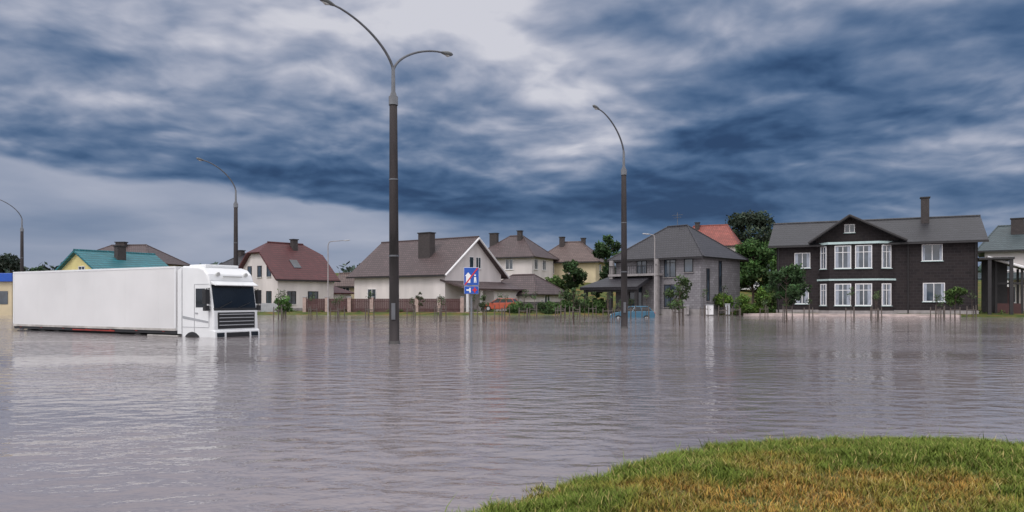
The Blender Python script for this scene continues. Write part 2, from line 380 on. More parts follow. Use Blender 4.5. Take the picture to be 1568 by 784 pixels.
obj('gable_wall',g,m_blackbrick,e)
g=G();g.poly((gx0,-1.5,gz0),(gp,-1.5,gzp),(gp,4.9,gzp),(gx0,4.9,gz0));g.poly((gp,-1.5,gzp),(gx1,-1.5,gz0),(gx1,4.9,gz0),(gp,4.9,gzp))
upf(g);obj('gable_roof',g,r_black,e,solid=0.22)
g=G()
for xa,xb in ((gx0,gp),(gx1,gp)):
    g.tube([(xa,-1.56,gz0-0.12),(xb,-1.56,gzp-0.12)],0.13,6)
obj('verge_board',g,m_dark,e)
bh.win(lambda u,o,z:(u,-0.35-o,z),6.85,8.75,0.85,0.75,1)
bay=[(4.2,0.0),(5.35,-1.3),(9.9,-1.3),(11.5,0.0)]
g=G()
for (xa,ya),(xb,yb) in zip(bay[:-1],bay[1:]): g.poly((xa,ya,-0.4),(xb,yb,-0.4),(xb,yb,7.42),(xa,ya,7.42))
g.poly(*[(x,y,7.42) for x,y in bay]);obj('bay_walls',g,m_blackbrick,e)
def bayband(z0,z1,off,m,nm):
    g=G()
    for (xa,ya),(xb,yb) in zip(bay[:-1],bay[1:]):
        d=Vector((xb-xa,yb-ya,0));nn=Vector((d.y,-d.x,0)).normalized();
        if nn.y>0: nn=-nn
        L=d.length;d.normalize()
        f=lambda u,o,z:(xa+d.x*u+nn.x*o,ya+d.y*u+nn.y*o,z)
        g.box(-off*0.4,L+off*0.4,0,off,z0,z1,f)
    obj(nm,g,m,e)
bayband(7.43,7.66,0.28,m_mint,'bay_cornice');bayband(3.66,3.84,0.12,m_mint,'bay_band');bayband(-0.3,0.55,0.08,m_concrete,'bay_plinth')
for s_,(pa,pb) in enumerate(zip(bay[:-1],bay[1:])):
    d=Vector((pb[0]-pa[0],pb[1]-pa[1],0));L=d.length;d.normalize();nn=Vector((d.y,-d.x,0))
    if nn.y>0: nn=-nn
    def f(u,o,z,pa=pa,d=d,nn=nn): return (pa[0]+d.x*u+nn.x*o,pa[1]+d.y*u+nn.y*o,z)
    us=[(0.5,0.75)] if s_==0 else ([(0.6,1.4),(2.55,1.4)] if s_==1 else [(0.55,0.95)])
    for u,w in us:
        bh.win(f,u,5.0,w,2.2,1,0.72,cur=0.2,ft=.09);bh.win(f,u,1.15,w,2.1,1,0.72,cur=0.24,ft=.09)
bh.done(m_trim,m_mint)
g=G();g.box(-3.0,17.0,-3.6,-0.4,-0.5,0.22);g.box(1.0,14.5,-4.1,-3.6,-0.5,0.10);obj('terrace',g,m_pinkish,e,bevel=0.02)
g=G();
for x_ in (18.6,0.2,12.7): g.tube([(x_,-0.12,0.3),(x_,-0.12,7.3)],0.06,8)
obj('downpipes',g,m_dark,e)
g=G()
for x in (19.6,21.4):
    for y in (-0.3,4.0): g.box(x,x+0.3,y,y+0.3,-0.4,5.6)
g.box(18.85,21.8,-0.4,4.4,5.6,5.8);g.box(19.6,21.8,3.9,4.1,0.2,5.6);obj('side_porch',g,m_dark,e)

# --- grey brick house
gh=House('grey_brick_house',(12.1,87.6),-43.3,11.0,9.0,0.3,6.75,10.15,m_graybrick,r_dark,over=0.7,hip=4.2)
gh.win('front',6.6,4.2,1.35,2.2,1,0.7);gh.win('front',9.1,4.7,0.95,1.5,0,cur=0.0);gh.win('front',6.6,0.9,1.5,2.4,1,0.7)
gh.win('front',3.0,4.3,1.2,2.0,1);gh.win('front',2.0,0.9,1.6,2.3,1)
gh.win('right',4.0,1.9,0.55,4.0,0);gh.win('right',1.3,1.6,0.5,3.4,0)
gh.done(m_dark,m_concrete)
e=gh.e
g=G();g.poly((-2.2,-4.0,3.1),(5.6,-4.0,3.1),(5.0,0.0,4.4),(-0.8,0.0,4.4));g.poly((-2.2,-4.0,3.1),(-0.8,0,4.4),(-0.8,4,4.4),(-2.2,5,3.1))
upf(g);obj('porch_roof',g,r_dark,e,solid=0.35)
g=G()
for x in (-1.9,1.6,5.0): g.box(x,x+0.35,-3.6,-3.25,-0.4,3.0)
g.box(-1.9,5.3,-3.52,-3.32,2.55,2.9);obj('porch_posts',g,m_dark,e)
g=G();g.box(5.9,6.3,-1.0,-0.6,0,6.2);g.box(-0.2,0.25,-1.0,-0.6,3.5,6.2);obj('columns',g,m_concrete,e)
g=G();g.box(-0.3,6.4,-1.1,0.0,4.35,4.6);obj('balcony_slab',g,m_concrete,e)
g=G()
for k in range(22): g.box(-0.25+k*0.29,-0.22+k*0.29,-1.08,-1.05,4.6,5.5)
g.box(-0.25,6.2,-1.09,-1.04,5.5,5.56);obj('balcony_rail',g,m_dark,e)
g=G();g.tube([(5.5,4.5,10.1),(5.5,4.5,11.8)],0.03,5);g.tube([(4.8,4.5,11.5),(6.2,4.5,11.5)],0.02,4);g.tube([(5.0,4.5,11.2),(6.0,4.5,11.2)],0.02,4);obj('antenna',g,m_galv,e)

# --- white gable house
wh=House('white_gable_house',(-20.3,96.7),-35,15.2,11.2,0.3,5.1,9.35,m_white,r_brown,over=0.7,chim=((9.0,2.2,1.9,1.0,6.2,9.9),))
wh.win('right',4.6,5.6,0.75,1.3,0);wh.win('right',5.9,5.6,0.9,1.3,1);wh.win('right',7.2,1.6,1.2,1.3,1)
wh.win('front',2.5,1.7,1.4,1.3,1)
wh.done()
e=wh.e
g=G();g.poly((14.6,-0.2,4.1),(19.0,-0.2,3.0),(19.0,11.6,3.0),(14.6,11.6,4.1));obj('side_lean_to_roof',g,r_brown,e,solid=0.2)
g=G();g.box(15.25,18.3,5.5,11.2,-0.3,2.95);obj('side_wing',g,m_white,e)
g=G();g.box(18.2,18.45,0.2,0.45,-0.3,3.0);g.box(18.2,18.45,2.8,3.05,-0.3,3.0);obj('porch_posts',g,m_trim,e)
g=G();g.tube([(15.95,-0.8,4.5),(15.95,5.6,9.25)],0.12,6);g.tube([(15.95,12.0,4.5),(15.95,5.6,9.25)],0.12,6);obj('verge_boards',g,m_trim,e)
ga=House('garage_wing',(-4.0,98.5),-35,8.5,7,0.3,2.7,4.9,m_white,r_brown,over=0.6,hip=2.5)
ga.win('front',1.5,1.1,1.2,1.2,1);ga.win('right',2.0,1.1,1.2,1.2,1);ga.done()

# --- white house with maroon roof
mh=House('maroon_roof_house',(-28.7,92),50,8.3,9.3,0.3,4.7,9.0,m_white,r_maroon,over=0.6,hip=1.5,half=7.6,chim=((4.6,3.6,0.7,0.7,7.8,9.5),))
mh.win('left',1.5,4.6,0.8,1.3,0);mh.win('left',3.6,4.6,0.8,1.3,0);mh.win('left',5.9,4.6,0.8,1.3,0)
mh.win('left',1.4,1.3,1.0,1.4,1);mh.win('left',4.3,1.3,1.0,1.4,1);mh.win('left',6.8,1.3,1.0,1.4,1)
mh.win('front',1.4,1.2,1.1,1.5,1);mh.win('front',4.4,1.2,1.4,1.5,1)
mh.done(m_dark,m_trim)
g=G();g.poly((3.0,1.0,5.77),(4.1,1.0,5.77),(4.1,2.1,6.80),(3.0,2.1,6.80));obj('skylight',g,m_glass,mh.e,solid=0.08)
g=G();g.box(8.4,11.5,0.5,6,-0.3,2.6);obj('annex_walls',g,m_white,mh.e)
g=G();g.poly((8.2,0.0,2.6),(12.0,0.0,2.6),(12.0,6.5,3.9),(8.2,6.5,3.9));obj('annex_roof',g,r_maroon,mh.e,solid=0.15)

# --- background houses
H=House('brown_hip_roof_house',(-5.5,122),-25,9.5,9,3.0,9.0,12.2,m_white,r_brown,over=0.8,hip=3.6,chim=((0.8,2.5,1.3,0.8,9.5,12.6),(5.5,3.2,0.7,0.7,11.0,12.9)))
H.win('front',5.0,6.6,1.2,1.5,1);H.win('right',1.0,6.6,1.2,1.5,1);H.win('right',4.4,6.6,1.2,1.5,1);H.win('front',2.0,6.6,1.2,1.5,1);H.done()
H=House('cream_hip_roof_house',(4.4,128),-18,10.0,8.5,3.8,8.6,11.7,m_cream,r_brown2,over=0.8,hip=3.4,chim=((3.0,3.0,0.8,0.8,10.5,12.5),(6.6,4,0.7,0.7,10.5,12.3)))
H.win('front',1.5,6.2,1.3,1.5,1);H.win('front',5.5,6.2,1.3,1.5,1);H.win('right',3,6.2,1.3,1.5,1);H.done()
H=House('red_roof_house',(28.9,130),-24,9.4,8.0,3.8,11.3,14.7,m_white,r_red,over=0.6,hip=1.8,chim=((2.2,3.0,0.7,0.7,13.0,15.2),))
H.win('front',2,8.6,1.3,1.5,1);H.win('front',5.6,8.6,1.3,1.5,1);H.win('right',2,8.6,1.3,1.5,1);H.done()
H=House('teal_roof_house',(-44.2,80.5),57,8.6,9.0,0.3,4.75,7.1,m_yellow,r_teal,over=0.45,chim=((3.4,2.6,1.0,0.7,6.0,7.7),))
H.win('left',3.0,4.2,1.2,1.1,1);H.win('left',5.5,1.4,1.2,1.4,1);H.win('front',3,2,1.4,1.4,1);H.done()
H=House('cream_house',(-62.5,106),-8,12.0,9.0,0.5,7.2,9.6,m_cream,r_brown,over=0.7,hip=3.2,chim=((4.5,3.6,1.4,0.7,8.2,10.0),))
H.win('front',1.5,4.4,1.4,1.4,1);H.win('front',5.5,4.4,1.4,1.4,1);H.win('front',9,4.4,1.4,1.4,1);H.win('right',3,4.4,1.4,1.4,1);H.done()
H=House('dark_roof_house',(-46.0,112),-25,8.5,8,1.0,5.8,8.6,m_cream,r_dark,over=0.7,hip=3.8,chim=((3.2,3.4,0.8,0.8,7.5,9.1),))
H.win('front',2,3.6,1.4,1.4,1);H.done()
H=House('garden_shed',(-25.3,108),-10,3.5,4,0.8,3.9,5.5,m_cream,r_brown2,over=0.4);H.win('front',1.0,2.4,1,1,1);H.done()
H=House('white_balcony_house',(59.8,95),-33,15.0,11.0,0.3,8.3,11.3,m_white,r_tealgrey,over=0.9,hip=1.4,chim=((2.8,3.0,1.4,0.8,9.0,12.0),))
H.win('front',0.8,5.4,2.2,1.6,2,cur=.2);H.win('front',4.5,5.4,1.8,1.6,1,cur=.2);H.win('front',0.8,1.4,2.4,1.9,2);H.win('front',4.5,1.4,2.0,1.9,1);H.done()
g=G();g.poly((-1.5,-3.2,4.3),(8.5,-3.2,4.3),(8.5,0,5.1),(-1.5,0,5.1));obj('balcony_roof',g,r_tealgrey,H.e,solid=0.2)
g=G()
for x in (-1.2,2.2,5.6): g.box(x,x+0.3,-3.0,-2.7,-0.3,4.2)
obj('balcony_posts',g,m_trim,H.e)
e=empty('carport',(47.9,75.5,0),math.radians(-25))
g=G();g.poly((0,0,6.0),(5.4,0,4.1),(5.4,3.0,4.1),(0,3.0,6.0));obj('roof',g,r_black,e,solid=0.12)
g=G();g.tube([(-0.1,-0.08,5.95),(5.5,-0.08,3.98)],0.14,6);obj('white_fascia',g,m_trim,e)
g=G()
for x,z in ((0.6,5.6),(2.8,4.8),(5.0,4.1)):
    for y in (0.3,2.6): g.box(x,x+0.2,y,y+0.2,-0.4,z)
g.box(0.6,5.2,0.32,0.42,3.2,3.4);obj('posts',g,m_dark,e)
g=G();g.box(0.7,2.6,2.9,3.0,0,3.0);g.box(0.8,2.8,0.3,0.36,0.2,1.3);obj('back_screen',g,m_brownfence,e)

# --- fence
def fence(name,x0,y0,x1,y1,step,h,z0,post=m_brickpost,panel=m_brownfence,pw=0.38):
    L=math.hypot(x1-x0,y1-y0);e=empty(name,(x0,y0,z0),math.atan2(y1-y0,x1-x0));n_=int(L/step)
    gp=G();gc=G();ga=G()
    for k in range(n_+1):
        x=k*step;gp.box(x-pw/2,x+pw/2,-pw/2,pw/2,-0.4,h);gc.box(x-pw/2-.05,x+pw/2+.05,-pw/2-.05,pw/2+.05,h+.002,h+.08)
        if k<n_:
            m_=int((step-pw)/0.125)
            for q in range(m_):
                xa=x+pw/2+q*0.125;ga.box(xa+0.005,xa+0.115,-0.02+0.015*(q%2),0.0+0.015*(q%2),0.12,h-0.15)
            ga.box(x+pw/2,x+step-pw/2,0.03,0.07,0.35,0.41);ga.box(x+pw/2,x+step-pw/2,0.03,0.07,h-.5,h-.44)
    gp.box(0,L,-0.1,0.1,-0.4,0.10)
    obj('posts',gp,post,e);obj('post_caps',gc,m_greytrim,e);obj('panels',ga,panel,e)
fence('garden_fence',-23.4,84.8,-3.2,83.8,2.55,1.75,0.2)
fence('garden_fence',-44,86.5,-23.9,85.2,2.55,1.3,0.15,m_concrete,m_greytrim,0.2)
fence('garden_fence',1.0,87.5,12.0,87.5,2.5,1.4,0.2,m_dark,m_dark,0.1)

# ------------------------------------------------------------------ street lamps
def arm(g,dx,dy,z_s,z_t,r=0.045):
    pts=[]
    for k in range(15):
        t=k/14
        h=t**1.55
        z=z_s+(z_t-z_s)*(1-(1-t)**1.45)
        pts.append((dx*h,dy*h,z))
    g.tube(pts,[r*(1.15-0.35*k/14) for k in range(15)],8)
    return pts
def lamp(name,x,y,arms,lean=0.0,zt=9.0,zs=10.0,base_r=0.19):
    e=empty(name,(x,y,0));e.rotation_euler=(0,lean,0)
    g=G();g.tube([(0,0,-1.0),(0,0,3),(0,0,6),(0,0,zt)],[base_r,base_r*.93,base_r*.84,base_r*.74],12);obj('pole',g,m_pole,e,smooth=True)
    g=G();g.tube([(0,0,-0.9),(0,0,0.12)],base_r+0.02,12);obj('base_collar',g,m_wetconc,e,smooth=True)
    g=G();g.tube([(0,0,zt-0.25),(0,0,zt+0.06)],base_r*.74+0.03,12);g.tube([(0,0,zt+0.06),(0,0,zt+0.22)],[0.14,0.09],12)
    g.tube([(0,0,zt),(0,0,zs+0.1)],[0.08,0.065],10);obj('steel_mast',g,m_galv,e,smooth=True)
    g=G();g.box(-0.07,0.07,-base_r-.02,-base_r+.04,0.9,1.5);g.tube([(0,0,3.2),(0,0,3.26)],base_r*.93+.012,12);g.tube([(0,0,6.0),(0,0,6.05)],base_r*.84+.012,12);obj('hatch_and_bands',g,m_galv,e)
    g=G();gh_=G();gl=G()
    for dx,dy,ztip in arms:
        pts=arm(g,dx,dy,zs,ztip)
        p=Vector(pts[-1]);q=Vector(pts[-2]);d=(p-q).normalized()
        gh_.tube([p-d*0.05,p+d*0.1,p+d*0.3,p+d*0.48,p+d*0.58],[0.04,0.07,0.095,0.08,0.03],10)
        gl.tube([p+d*0.14-Vector((0,0,0.05)),p+d*0.3-Vector((0,0,0.08)),p+d*0.46-Vector((0,0,0.05))],[0.03,0.06,0.03],8)
    obj('arms',g,m_galv,e,smooth=True);obj('luminaires',gh_,m_lamp,e,smooth=True);obj('lens',gl,m_lens,e,smooth=True)
lamp('street_lamp',-4.31,27.5,[(-1.72,-2.0,11.65),(1.62,1.9,11.3)],lean=-0.004)
lamp('street_lamp',6.40,42.8,[(-1.65,-2.0,12.0)],lean=-0.003)
lamp('street_lamp',-21.26,57.8,[(-1.65,-2.0,12.0)])
lamp('street_lamp',-50.9,78,[(-1.65,-2.0,12.0)])
def small_lamp(x,y,h,dx,z0=0.0):
    e=empty('street_lamp',(x,y,z0));g=G();g.tube([(0,0,-0.5),(0,0,h-0.4),(dx*.08,0,h-0.08),(dx*.3,0,h),(dx,0,h+0.08)],[0.07,0.05,0.045,0.04,0.03],8);obj('pole',g,m_concrete,e,smooth=True)
    s=1 if dx>0 else -1
    g=G();g.tube([(dx-s*.05,0,h+.08),(dx+s*.15,0,h+.08),(dx+s*.55,0,h+.12),(dx+s*.65,0,h+.12)],[0.03,0.07,0.06,0.03],8);obj('luminaire',g,m_greytrim,e,smooth=True)
small_lamp(-19.6,80,7.9,1.7);small_lamp(13.3,70,7.7,-0.5)

# ------------------------------------------------------------------ road sign
e=empty('road_sign',(-1.13,20.9,0),math.radians(4))
g=G();g.tube([(0,0.04,-0.9),(0,0.04,2.5)],0.028,10);obj('post',g,m_galv,e,smooth=True)
g=G();g.box(-.21,.21,-.012,.012,2.02,2.52);obj('upper_panel',g,m_signwhite,e,bevel=0.01)
g=G();g.box(-.203,.203,-.018,-.013,2.027,2.513);obj('upper_face',g,m_signblue,e)
g=G();F_=lambda u,z:(u,-.022,z)
g.poly(F_(-.15,2.09),F_(-.15,2.28),F_(-.18,2.28),F_(-.09,2.38),F_(0.0,2.28),F_(-.03,2.28),F_(-.03,2.09))
g.tube([(0.10,-.022,2.30),(0.10,-.024,2.30001)],0.026,10)
g.poly(F_(.07,2.09),F_(.075,2.25),F_(.13,2.25),F_(.14,2.09),F_(.115,2.09),F_(.105,2.16),F_(.09,2.09))
obj('upper_symbol',g,m_signwhite,e)
g=G();g.poly((-.198,-.026,2.035),(-.155,-.026,2.035),(.198,-.026,2.505),(.155,-.026,2.505));obj('upper_red_bar',g,m_signred,e)
g=G();g.box(-.20,.20,-.012,.012,1.78,2.0);obj('lower_panel',g,m_signwhite,e,bevel=0.01)
g=G();g.box(-.195,.195,-.018,-.013,1.785,1.995);obj('lower_face',g,m_signblue,e)
g=G();g.box(-.14,-.02,-.024,-.019,1.87,1.91);g.box(-0.06,-0.02,-.0245,-.0195,1.82,1.95);obj('lower_symbol',g,m_signwhite,e)
g=G();g.box(.03,.15,-.024,-.019,1.87,1.91);g.box(.07,.11,-.026,-.020,1.82,1.96);obj('lower_red_mark',g,m_signred,e)
g=G();g.tube([(-.03,0.05,2.4),(.03,0.05,2.4)],0.04,6);g.tube([(-.03,0.05,1.9),(.03,0.05,1.9)],0.04,6);obj('clamps',g,m_galv,e)

# ------------------------------------------------------------------ tree stakes
def stakes(x,y,h=1.2,sp=0.38):
    rd=random.Random(int(x*31+y));e=empty('tree_stakes',(x,y,0),rd.uniform(0,1.5))
    g=G();ps=[(sp*math.cos(a),sp*math.sin(a)) for a in (0.2,2.3,4.4)]
    hs=[h*rd.uniform(.75,1.05) for _ in ps]
    for (px,py),hh_ in zip(ps,hs): g.tube([(px*1.1,py*1.1,-0.8),(px,py,hh_)],0.04,6)
    for k in range(3):
        a=ps[k];b_=ps[(k+1)%3];g.tube([(a[0],a[1],h*.7),(b_[0],b_[1],h*.7)],0.028,5)
    obj('stakes',g,m_wood,e)
    top=h*rd.uniform(1.2,2.1)
    g=G();g.tube([(0,0,-0.7),(rd.uniform(-.05,.05),0.02,top)],[0.025,0.012],5)
    for k in range(5):
        z=top*rd.uniform(.55,.95);a=rd.uniform(0,6.28);g.tube([(0,0,z),(.22*math.cos(a),.22*math.sin(a),z+.2)],[.009,.005],4)
    obj('sapling_stem',g,m_bark,e)
    leaves('sapling_leaves',e,[(0,0,top*.85,.32),(.1,0,top,.25)],70,.065,(0.06,0.10,0.04),int(abs(x)*10))
SP=[(-13.4,57),(-8.0,60),(-5.3,56),(-2.15,55.1),(0.9,54),(3.6,56),(4.15,50.1),(5.4,62),(8.3,58),(10.75,48.1),(15.8,56),(20.15,55.1),(28.2,58),(34.3,60),(36.05,61.1),(-16.5,62),(-19.85,65.1),(40.2,57),(13.1,60),(24.5,62),(-10.5,66),(1.9,64),
 (-6.6,68),(-3.4,66),(-0.6,68),(4.4,67),(7.4,69),(10.0,63),(12.0,67),(16.9,66),(22.2,66),(31.0,64),(38.6,63),(-14.9,65),(-11.6,61),(-1.0,60),(6.9,54),(18.0,60),(26.2,58),(32.2,57),(-18.0,58)]
for x,y in SP: stakes(x,y)

def cabinet(x,y,w,h,m):
    e=empty('utility_cabinet',(x,y,0.1),math.radians(-12));g=G();g.box(-w/2,w/2,-.2,.2,0,h);obj('body',g,m,e,bevel=0.015)
    g=G();g.box(-w/2-.04,w/2+.04,-.24,.24,h+.002,h+.06);obj('lid',g,m_greytrim,e);g=G();g.box(-.008,.008,-.206,-.201,.08,h-.05);g.box(.05,.09,-.22,-.2,h*.5,h*.58);obj('door_seam',g,m_dark,e)
cabinet(20.9,79.4,0.75,1.0,m_trim);cabinet(23.0,80.2,0.5,1.1,m_greytrim);cabinet(18.7,80.5,0.5,0.9,m_concrete)

# ------------------------------------------------------------------ cars
def car(name,x,y,z,rot,paint):
    e=empty(name,(x,y,z),math.radians(rot))
    prof=[(-2.05,.35),(-2.08,.75),(-1.98,.98),(-1.75,1.02),(1.0,.98),(1.75,.86),(2.02,.70),(2.06,.38),(1.9,.25),(-1.9,.25)]
    g=G();g.prism(prof,-.84,.84);obj('body',g,paint,e,bevel=0.07,segs=3)
    z0=.97;z1=1.45
    b=[(-1.85,z0),(1.05,z0)];t=[(-1.45,z1),(.25,z1)]
    g=G();g.add([(b[0][0],-.78,z0),(b[1][0],-.78,z0),(b[1][0],.78,z0),(b[0][0],.78,z0),(t[0][0],-.62,z1),(t[1][0],-.62,z1),(t[1][0],.62,z1),(t[0][0],.62,z1)],[(0,1,5,4),(1,2,6,5),(2,3,7,6),(3,0,4,7),(4,5,6,7)]);obj('glasshouse',g,m_vehglass,e)
    g=G();g.add([(-1.5,-.64,1.42),(.28,-.64,1.42),(.28,.64,1.42),(-1.5,.64,1.42),(-1.35,-.56,1.5),(.1,-.56,1.5),(.1,.56,1.5),(-1.35,.56,1.5)],[(0,1,5,4),(1,2,6,5),(2,3,7,6),(3,0,4,7),(4,5,6,7),(0,3,2,1)])
    for s in (-1,1):
        for xb,xt in ((-1.86,-1.46),(-.9,-.75),(.0,-.25),(1.08,.27)): g.tube([(xb,s*.79,.97),(xt,s*.635,1.45)],0.04,5)
    obj('roof_and_pillars',g,paint,e)
    g=G();gr=G()
    for xx in (-1.3,1.3):
        for s in (-1,1):
            g.tube([(xx,s*.68,.32),(xx,s*.87,.32)],.32,20);gr.tube([(xx,s*.87,.32),(xx,s*.885,.32)],.19,12)
    obj('tyres',g,m_rubber,e);obj('hubcaps',gr,m_greytrim,e)
    g=G();
    for s in (-1,1): g.box(2.0,2.07,s*.62-.15,s*.62+.15,.62,.75)
    obj('headlights',g,m_lens,e,bevel=.02)
    g=G()
    for s in (-1,1): g.box(-2.09,-2.0,s*.66-.12,s*.66+.12,.72,.92)
    obj('tail_lights',g,m_redtape,e,bevel=.02)
    g=G()
    for s in (-1,1): g.box(.75,.9,s*.93-.08,s*.93+.08,.95,1.08)
    g.box(2.03,2.08,-.5,.5,.36,.56);obj('mirrors_and_grille',g,m_black,e,bevel=.015)
m_orange=mat('car_paint_orange',(0.40,0.07,0.03),0.3,0.05,2);m_bluep=mat('car_paint_blue',(0.04,0.13,0.21),0.3,0.05,2);m_silver=mat('car_paint_silver',(0.6,0.6,0.62),0.3,0.05,2)
car('parked_car',-1.2,86.2,0.35,160,m_orange);car('flooded_car',11.4,71,-0.42,170,m_bluep)
car('parked_car',37.2,118,float(hgt(np.array(37.2),np.array(118.))),150,m_silver)

# ------------------------------------------------------------------ truck
e=empty('semi_truck',(-12.27,33.4,0),math.radians(-30))
prof=[(-2.1,-.25),(-.02,-.25),(.02,.0),(.04,.5),(.0,1.15),(-.05,1.28),(-.24,2.32),(-.27,2.5),(-.36,2.75),(-.62,2.98),(-1.0,3.08),(-2.1,3.14)]
g=G();g.prism(prof,-1.22,1.22);obj('cab',g,m_truckwhite,e,bevel=0.09,segs=4)
def ws(o,y0,y1,za,zb,m,nm,bev=0):
    f=lambda z:-.05-(z-1.28)*(.19/1.04)+o
    g=G();g.add([(f(za),y0,za),(f(za),y1,za),(f(zb),y1,zb),(f(zb),y0,zb),(f(za)-.03,y0,za),(f(za)-.03,y1,za),(f(zb)-.03,y1,zb),(f(zb)-.03,y0,zb)],[(0,1,2,3),(4,7,6,5),(0,4,5,1),(1,5,6,2),(2,6,7,3),(3,7,4,0)])
    obj(nm,g,m,e,bevel=bev)
ws(.018,-1.13,1.13,1.24,2.28,m_vehglass,'windscreen')
ws(.03,-1.16,1.16,1.16,1.27,m_black,'wiper_panel')
g=G();g.tube([(.02,-.9,1.27),(-.02,-.2,1.55)],.012,5);g.tube([(.02,0.1,1.27),(-.02,.8,1.5)],.012,5);obj('wipers',g,m_black,e)
g=G();g.prism([(-.2,2.32),(.08,2.24),(.10,2.28),(-.22,2.44)],-1.16,1.16);obj('sun_visor',g,m_truckwhite,e,bevel=.01)
g=G();g.box(-.25,-.2,-.5,.5,2.62,2.68);g.tube([(-.3,-.75,2.75),(-.22,-.75,2.75)],.09,12);g.tube([(-.3,.75,2.75),(-.22,.75,2.75)],.09,12);obj('roof_lights',g,m_lens,e)
g=G();g.box(.025,.055,-1.0,1.0,.36,1.08);obj('grille_recess',g,m_black,e,bevel=.02)
g=G()
for z in (.5,.66,.82,.97): g.box(.05,.085,-.93,.93,z,z+.04)
obj('grille_slats',g,m_greytrim,e,bevel=.008)
g=G();g.prism([(-.25,-.45),(.10,-.45),(.14,-.1),(.12,.26),(.05,.32),(-.25,.32)],-1.23,1.23);obj('bumper',g,m_truckwhite,e,bevel=.04,segs=3)
g=G();g.box(.12,.155,-.62,.62,-.3,.2);obj('bumper_intake',g,m_black,e,bevel=.02)
g=G()
for s in (-1,1): g.box(.10,.15,s*.92-.2,s*.92+.2,.0,.2)
obj('headlights',g,m_vehglass,e,bevel=.03)
for s,nm in ((-1,'side_window_1'),(1,'side_window_2')):
    y0=s*1.222;y1=s*1.235
    g=G();pts=[(-.42,1.30),(-1.12,1.30),(-1.12,2.12),(-.52,2.12)]
    g.add([(x,y1,z) for x,z in pts]+[(x,y0-s*.01,z) for x,z in pts],[(0,1,2,3),(0,4,5,1),(1,5,6,2),(2,6,7,3),(3,7,4,0)]);obj(nm,g,m_vehglass,e)
    g=G();
    g.box(-1.22,-1.205,min(y0,y1),max(y0,y1),.2,2.3);g.box(-1.205,-.25,min(y0,y1),max(y0,y1),2.3,2.315);g.box(-.255,-.24,min(y0,y1),max(y0,y1),.45,1.25)
    g.box(-1.15,-.98,min(y0,y1+s*.02),max(y0,y1+s*.02),1.02,1.07);g.box(-2.05,-.26,min(y0,y1),max(y0,y1),.42,.435)
    g.box(-2.07,-2.052,min(y0,y1),max(y0,y1),.0,2.95);obj('door_seams_%s'%nm[-1],g,m_greytrim,e)
    g=G();g.prism([(-.3,.70),(-2.0,.92),(-2.0,.80),(-.3,.62)],min(y0,y1)-.001,max(y0,y1)+.001);obj('side_stripe_%s'%nm[-1],g,m_greytrim,e)
    g=G();g.box(-.32,-.10,min(s*1.30,s*1.52),max(s*1.30,s*1.52),1.45,2.08);g.box(-.3,-.12,min(s*1.3,s*1.5),max(s*1.3,s*1.5),1.15,1.38);g.tube([(-.25,s*1.2,2.12),(-.2,s*1.4,2.12),(-.2,s*1.4,1.2),(-.2,s*1.2,1.2)],.025,6);obj('mirror_%s'%nm[-1],g,m_black,e,bevel=.04)
    g=G();g.prism([(-2.12,.1),(-2.42,.1),(-2.42,2.95),(-2.12,3.08)],min(s*1.14,s*1.2),max(s*1.14,s*1.2));obj('fairing_%s'%nm[-1],g,m_truckwhite,e,bevel=.02)
    g=G();g.tube([(-1.35,s*1.0,-.42),(-1.35,s*1.243,-.42)],.64,28);obj('wheel_arch_%s'%nm[-1],g,m_black,e)
    g=G();g.tube([(-1.35,s*.95,-.42),(-1.35,s*1.252,-.42)],.5,28);obj('front_wheel_%s'%nm[-1],g,m_rubber,e)
    g=G();g.box(-4.6,-2.4,min(s*.9,s*1.2),max(s*.9,s*1.2),-.5,.04);obj('side_skirt_%s'%nm[-1],g,m_grime,e,bevel=.03)
    g=G()
    for xx in (-5.3,-12.0,-13.3,-14.6): g.tube([(xx,s*.8,-.42),(xx,s*1.2,-.42)],.5,24)
    obj('rear_wheels_%s'%nm[-1],g,m_rubber,e)
g=G();g.box(-2.0,-.9,-.9,.9,3.06,3.2);obj('roof_hatch',g,m_truckwhite,e,bevel=.04)
g=G();g.box(-16.2,-2.2,-.45,.45,-.2,.08);obj('chassis',g,m_black,e)
x0,x1=-16.05,-2.45
g=G();g.box(x0,x1,-1.25,1.25,.24,3.12);obj('trailer_box',g,m_trailer,e,bevel=.03,segs=2)
g=G()
for s in (-1,1):
    a_,b_=sorted((s*1.252,s*1.268))
    g.box(x0,x1,a_,b_,3.04,3.13);g.box(x1-.09,x1+.01,a_,b_,.36,3.04);g.box(x0,x0+.09,a_,b_,.36,3.04)
obj('trailer_rails',g,m_truckwhite,e,bevel=.006)
g=G()
for s in (-1,1):
    a_,b_=sorted((s*1.252,s*1.266)); g.box(x0,x1,a_,b_,.24,.34)
obj('lower_rail',g,m_grime,e)
g=G()
for s in (-1,1):
    a_,b_=sorted((s*1.2505,s*1.2525))
    for k in (2,4,6,8,10): 
        xx=x0+k*1.236; g.box(xx,xx+.012,a_,b_,.37,3.01)
obj('panel_seams',g,m_trailer,e)
g=G()
for s in (-1,1):
    a_,b_=sorted((s*1.15,s*1.21)); g.box(x0+.3,x1-4.2,a_,b_,-.2,.02)
g.box(x0,x1,-1.2,1.2,.1,.22);obj('under_rail',g,m_black,e)
g=G()
for s in (-1,1):
    a_,b_=sorted((s*1.205,s*1.225)); g.box(x0+5.5,x1-4.6,a_,b_,.12,.18)
    for k in range(7): g.box(x0+.6+k*2,x0+.75+k*2,a_,b_,.181,.215)
g.box(x0-.03,x0,-1.1,-.8,.3,.5);g.box(x0-.03,x0,.8,1.1,.3,.5);obj('red_markers',g,m_redtape,e)
